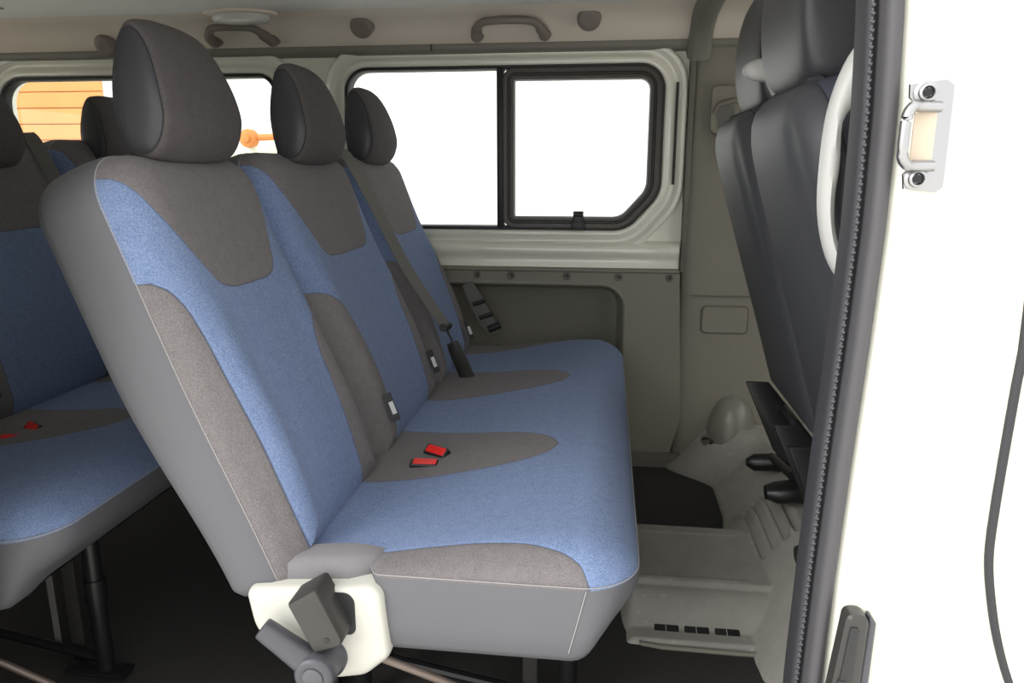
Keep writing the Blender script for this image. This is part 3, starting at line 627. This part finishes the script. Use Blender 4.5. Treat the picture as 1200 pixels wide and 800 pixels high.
    mb = MB(); mb.tube([(-.375, 1.428, .462), (-.338, 1.428, .478)], .012, 10); mb.tube([(-.425, 1.425, .545), (-.385, 1.425, .558)], .007, 8); mb.tube([(-.405, 1.427, .50), (-.36, 1.427, .515)], .007, 8); mb.build('belt_buckle', M['black'], fb)
    # under-frame
    mb = MB()
    for x in (-.45, -.06): mb.tube([(x, .08, .275), (x, 1.36, .275)], .014)
    for y in (.1, .62, 1.3): mb.tube([(-.45, y, .275), (-.06, y, .275)], .012)
    mb.build('under_frame', M['blackm'], root)
    mb = MB(); mb.tube([(-.37, .03, .262), (-.317, .0, .27), (-.23, .03, .215), (-.12, .09, .12), (-.06, .12, .06)], .0065, 10); mb.build('stay_rod', M['brown'], root)
    for y in (.235, 1.2):
        for x in (-.045, -.43):
            mb = MB(); mb.tube([(x, y, .006), (x, y, .21), (x, y, .285)], .016, 14); lg = mb.build('leg', M['blackm'], root, angle=50)
            mb = MB(); mb.tube([(x, y, .16), (x, y, .205)], .0195, 14); mb.build('collar', M['blackm'], lg)
            mb = MB(); mb.box((x-.085, y+.02, .004), (x-.058, y+.026, .28)); mb.build('leg_strut', M['box'], lg, bevel=.002)
            mb = MB(); mb.tube([(x-.075, y, .008), (x+.045, y, .008)], .022, 14, sx=1, sy=.35); mb.build('foot', M['blackm'], lg)
    mb = MB(); mb.tube([(-.45, .24, .10), (-.06, .24, .03)], .009, 8); mb.build('brace', M['blackm'], root); mb = MB(); mb.tube([(-.45, 1.2, .10), (-.06, 1.2, .03)], .009, 8); mb.build('brace', M['blackm'], root)
b1 = empty('passenger_bench', (0, 0, 0), 'blue and grey three-seat bench in front, with cream side cover and recliner lever', 'bench seat', 'three-seat benches')
bench(b1)
set_lean(13.5)
b2 = empty('passenger_bench', (-.895, -.02, .022), 'shaded rear blue and grey bench seat behind the front bench, at left edge', 'bench seat', 'three-seat benches')
bench(b2, .085, .03, -.004, -.03, .06)
# hanging strap under the rear bench
mb = MB(); mb.loft([[(x, y, z) for x, y in [(-1.064, .22), (-1.052, .22), (-1.052, .223), (-1.064, .223)]] for z in (.02, .15, .29)]); sp2 = mb.build('hanging_strap', M['webbing'], b2); sp2.location = (.895, .04, 0)
# ================================================================== FRONT SEATS seen from behind
LF = R(17.0); D2 = Vector((-math.sin(LF), 0, math.cos(LF))); N2 = Vector((-math.cos(LF), 0, -math.sin(LF)))   # N2 points rearward
def front_seat(y0, w_, dx, label, near, zt_=1.08):
    r = empty('car_seat', (.6+dx, y0+w_/2, .17), label, 'car seat', 'front seats'); inv = -Vector(r.location)
    B0 = Vector((.372+dx, 0, .47)); H_ = (zt_-.47)/math.cos(LF)
    def xf(a, b, h, k):
        u = a/w_; s_ = b/H_
        hh = h
        if h > .10: hh += sm(k, .02, .07)*(.012*math.exp(-((u-.5)/.35)**2)*sm(s_, .2, .7)-.008*math.exp(-((u-.16)/.05)**2)*sm(s_, .1, .6))
        nar = 1-.10*sm(s_, .72, 1)
        return B0+Vector((0, y0+w_/2+(a-w_/2)*nar, 0))+D2*b+N2*(hh-.13)+inv
    P = [(0, -.02), (w_, -.02), (w_, H_), (0, H_)]; RR = [.03, .03, .10, .10]
    LY = [(.05, 0, 1), (.015, .004, 1), (.003, .015, 1), (0, .03, 1), (0, .06, 1), (0, .085, 1), (.001, .09, 0), (.006, .106, 0), (.016, .119, 0), (.03, .127, 0), (.05, .13, 0), (.08, .13, 0)]
    mb = MB(); pillow(mb, P, RR, LY, xf, seg=10, sub=14, scales=8, mi_first=1, mi_last=0); bk = mb.build('backrest', [M['seatback'], M['seatside']], r, angle=75)
    mb = MB(); mb.tube([xf(p.x, p.y, .088, 0) for p in rpoly(P, RR, .0006, 10, 14)], .0014, 6, closed=True); mb.build('seam', M['dstitch'], bk)
    # headrest: tall, wide, fold underneath
    PF = [(0, 0), (.02, -.018), (.06, -.02), (.10, .0), (.115, .04), (.115, .10), (.10, .16), (.075, .205), (.045, .225), (.018, .21), (.0, .16), (-.008, .10), (-.008, .04)]
    pf = smooth_pts(PF, 4, True); c = Vector((.055, .10)); yc = y0+w_*.5; o = Vector((.215+dx+(0 if near else .03), yc, zt_+.022))+inv
    def sec(y, k): return [o+Vector((c.x+(p.x-c.x)*(.6+.4*k)-.05*p.y*1.6, y, c.y+(p.y-c.y)*k)) for p in pf]
    ks = [(-.140, .03), (-.140, .4), (-.138, .72), (-.132, .83), (-.12, .90), (-.10, .95), (-.07, .98), (-.03, 1), (.03, 1), (.07, .98), (.10, .95), (.12, .90), (.132, .83), (.138, .72), (.140, .4), (.140, .03)]
    mb = MB(); mb.loft([sec(*q) for q in ks]); hr = mb.build('headrest', M['leather'], r, angle=75)
    mb = MB(); mb.tube([o+Vector((.022, y, -.014+.018*math.cos(y/.13*1.4))) for y in [-.128+.0256*i for i in range(11)]], [.004, .011]+[.014]*7+[.011, .004], 12); mb.build('headrest_fold', M['leather'], hr)
    mb = MB()
    for s_ in (-1, 1): mb = MB(); mb.tube([o+Vector((.05, s_*.06, .03)), o+Vector((.06, s_*.06, -.08))], .007); mb.build('post', M['steel'], hr)
    # cushion + frame
    def xc(a, b, h, k): return Vector((a, y0+b, h))+inv
    mb = MB(); pillow(mb, [(.46+dx, 0), (.92+dx, 0), (.92+dx, w_), (.46+dx, w_)], [.03, .07, .07, .03], [(.03, .36, 1), (.0, .38, 1), (0, .45, 1), (.01, .48, 0), (.04, .50, 0), (.08, .505, 0)], xc, seg=6, sub=6, scales=5, mi_first=1)
    mb.build('seat_cushion', [M['seatback'], M['seatside']], r)
    mb = MB()
    def plt(pts, y, t=.012): mb.loft([[Vector((a+dx, yy, b))+inv for a, b in pts] for yy in (y, y+t)])
    for y in (y0+.05, y0+w_-.06):
        plt([(.308, .482), (.362, .482), (.43, .40), (.50, .30), (.52, .19), (.45, .18), (.432, .27), (.385, .31), (.345, .40)], y)
    mb.tube([Vector((.40+dx, y0+.04, .42))+inv, Vector((.40+dx, y0+w_-.04, .42))+inv], .012)
    mb.tube([Vector((.46+dx, y0+.04, .30))+inv, Vector((.46+dx, y0+w_-.04, .30))+inv], .010)
    mb.box(tuple(Vector((.50+dx, y0+.06, .17))+inv), tuple(Vector((.80+dx, y0+w_-.06, .37))+inv))
    mb.build('seat_frame', M['blackm'], r, bevel=.003)
    for y in (y0+.055, y0+w_-.055):
        mb = MB(); mb.tube([Vector((.375+dx, y, .20))+inv, Vector((.40+dx, y, .20))+inv, Vector((.44+dx, y, .205))+inv, Vector((.52+dx, y, .21))+inv], [.022, .034, .037, .037], 18, sx=1, sy=.75); mb.build('foot', M['blackm'], r)
    if not near: mb = MB(); mb.tube([Vector((.37+dx, 1.06, .185))+inv, Vector((.39+dx, 1.06, .185))+inv, Vector((.50+dx, 1.06, .19))+inv], [.010, .024, .026], 14); mb.tube([Vector((.44+dx, .84, .24))+inv, Vector((.44+dx, 1.07, .20))+inv], .012); mb.build('foot', M['blackm'], r)
    # cream handle loop on the outer flank
    if near:
        yy = y0-.018 if near else y0-.012
        hx = dx-.012; P = smooth_pts([(.30, 1.150), (.272, 1.132), (.250, 1.098), (.236, 1.045), (.233, .985), (.236, .925), (.25, .873), (.272, .840), (.30, .820), (.335, .815), (.37, .84), (.38, .92), (.375, 1.03), (.355, 1.13), (.33, 1.155)], 4, True)
        mb = MB(); L = []
        n = len(P); cen = Vector((.305, .985))
        for p in P:
            d = (p-cen).normalized(); wd = .020+.036*sm(p.y, 1.04, 1.13)+.004*(1-sm(p.y, .83, .9))
            L.append([Vector((p.x+hx, yy, p.y))+Vector((-d.x*wd*s1, s2, -d.y*wd*s1))+inv for s1, s2 in ((0, .02), (-.05, .006), (.12, -.004), (.5, -.008), (.85, -.004), (1, .004), (.98, .02))])
        L.append(L[0]); mb.loft(L, cap0=False, cap1=False); mb.build('handle_loop', M['hgrey'], r, angle=60)
    else:
        mb = MB(); mb.loft([[Vector((.238+dx+.036*math.cos(t)*q, y0+.045-hh, 1.152+.020*math.sin(t)*q))+inv for t in [2*math.pi*i/24 for i in range(24)]] for q, hh in ((.8, -.02), (1, -.012), (1, .0), (.85, .007), (.5, .011), (.02, .012))]); he = mb.build('handle_end', M['hgrey'], r)
        mb = MB(); mb.tube([Vector((.25+dx, y0+.055, 1.145))+inv, Vector((.275+dx, y0+.06, 1.10))+inv, Vector((.285+dx, y0+.06, 1.03))+inv], .012); mb.build('handle_stem', M['hgrey'], he)
    return r
front_seat(.03, .425, .035, 'dark grey front passenger seat nearest the open door, with cream side handle', True)
front_seat(.465, .42, .035, 'second dark front seat, further from the door and partly hidden', False, 1.075)
# ================================================================== CEILING FITTINGS
def cove(y):
    pts = [(1.495, 1.343), (1.485, 1.346), (1.465, 1.353), (1.44, 1.366), (1.41, 1.386), (1.385, 1.402), (1.35, 1.413), (1.31, 1.418), (1.25, 1.420), (.9, 1.423), (.5, 1.423)]
    for (a, b), (c, d) in zip(pts, pts[1:]):
        if c <= y <= a: return b+(d-b)*(a-y)/(a-c)
def grab(x, wd, label):
    r = empty('grab_handle', (x, 1.43, cove(1.43)), label, 'grab handle', 'ceiling grab handles'); z0 = cove(1.43)
    pts = smooth_pts([(-wd/2, .006, .004), (-wd/2, -.015, -.006), (-wd/2+.006, -.055, .002), (-wd/2+.030, -.088, 1.392-z0), (0, -.096, 1.396-z0), (wd/2-.030, -.088, 1.392-z0), (wd/2-.006, -.055, .002), (wd/2, -.015, -.006), (wd/2, .006, .004)], 5)
    mb = MB(); mb.tube(pts, [.018]*6+[.0155]*6+[.0115]*(len(pts)-24)+[.0155]*6+[.018]*6, 12, sx=1, sy=1); mb.build('grip', M['hnd'], r, angle=60)
    for s_ in (-1, 1):
        mb = MB(); mb.lathe((s_*wd/2, .008, .008), (0, -.75, -.6), [(.021, 0), (.021, .008), (.017, .014), (0, .014)], 20); mb.build('mount', M['hnd'], r)
grab(-.30, .205, 'taupe grab handle on the ceiling edge above the sliding window')
grab(-1.145, .19, 'taupe ceiling grab handle at left, below the roof lamp')
for x, y, lb_ in [(-.745, 1.385, 'round taupe ceiling plug between the two grab handles'), (-.065, 1.372, 'round taupe ceiling plug right of the grab handle above the sliding window'), (-1.61, 1.43, 'round ceiling plug at far left, partly behind the large headrest')]:
    mb = MB(); mb.lathe((x, y-.014, cove(y)-.008), (0, -.85, -.52), [(.036, -.03), (.034, .006), (.031, .011), (.028, .013), (.014, .0115), (0, .011)], 30)
    tag(mb.build('ceiling_plug', M['hnd']), lb_, 'ceiling plug', 'round ceiling plugs')
lm = empty('roof_lamp', (-1.075, 1.27, cove(1.27)), 'oval roof lamp with pale lens in dark surround on the ceiling', 'ceiling lamp')
def ov(a, b, k): return [(a*math.cos(t), b*math.sin(t), k) for t in [2*math.pi*i/36 for i in range(36)]]
mb = MB(); mb.loft([ov(.112, .075, .004), ov(.107, .07, -.005), ov(.09, .058, -.008), ov(.088, .054, -.004)]); mb.build('surround', M['headl'], lm)
mb = MB(); mb.loft([ov(.086, .05, -.004), ov(.086, .05, -.018), ov(.08, .046, -.024), ov(.05, .03, -.027), ov(.001, .001, -.026)]); mb.build('lens', M['lens'], lm)
for x, y, lb_ in [(-.50, 1.03, 'small dark ceiling clip right of the roof lamp, left one of the pair'), (-.405, 1.03, 'small dark ceiling clip, right one of the pair'), (-.80, 1.08, 'small dark ceiling clip just above and right of the roof lamp'), (-1.72, 1.12, 'small dark ceiling clip at far left of the ceiling')]:
    mb = MB(); mb.lathe((x, y, cove(y)+.002), (0, 0, -1), [(.013, 0), (.012, .004), (.005, .006), (0, .005)], 16); tag(mb.build('ceiling_clip', M['hnd']), lb_, 'ceiling clip', 'small ceiling clips')
# ================================================================== OUTSIDE
mb = MB(); mb.box((-30, -20, -.55), (30, 30, -.42)); mb.build('ground', M['ground'], kind='structure')
hs = empty('wooden_building', (-6.6, 6.0, -.42), 'orange wooden plank building seen through the rear window', 'building')
mb = MB(); z = -.4+.0; k = 0
while z < 3.4:
    mb.loft([[(x, y, zz) for y, zz in [(.02, z+.42), (0, z+.425), (-.012, z+.565), (.02, z+.567)]] for x in (-5.5, 1.76)]); z += .150
mb.build('plank_wall', M['plank'], hs, smooth=False)
mb = MB(); mb.box((-5.5, .02, 0), (1.74, .05, 3.9)); mb.build('wall_core', M['tile'], hs)
mb = MB(); mb.box((-12, 3.35, -.42), (-1.6, 3.5, 1.11)); tag(mb.build('garden_wall', M['gwall'], bevel=.01), 'low whitewashed wall behind the orange rail outside', 'garden wall')
rl = empty('wooden_rail', (-2.0, 3.2, -.42), 'orange wooden rail with round boss seen between the headrests outside', 'rail')
mb = MB(); mb.tube([(-.62, 0, 1.555), (.5, 0, 1.580)], .019, 12); mb.build('rail_bar', M['orange'], rl)
mb = MB(); mb.lathe((-.02, .02, 1.565), (0, -1, 0), [(.052, 0), (.052, .04), (.045, .055), (.025, .06), (.022, .075), (0, .078)], 24); mb.build('boss', M['orange'], rl)
mb = MB(); mb.tube([(-.02, .03, 0), (-.02, .03, 1.56)], .03, 12); mb.build('rail_post', M['gwall'], rl)
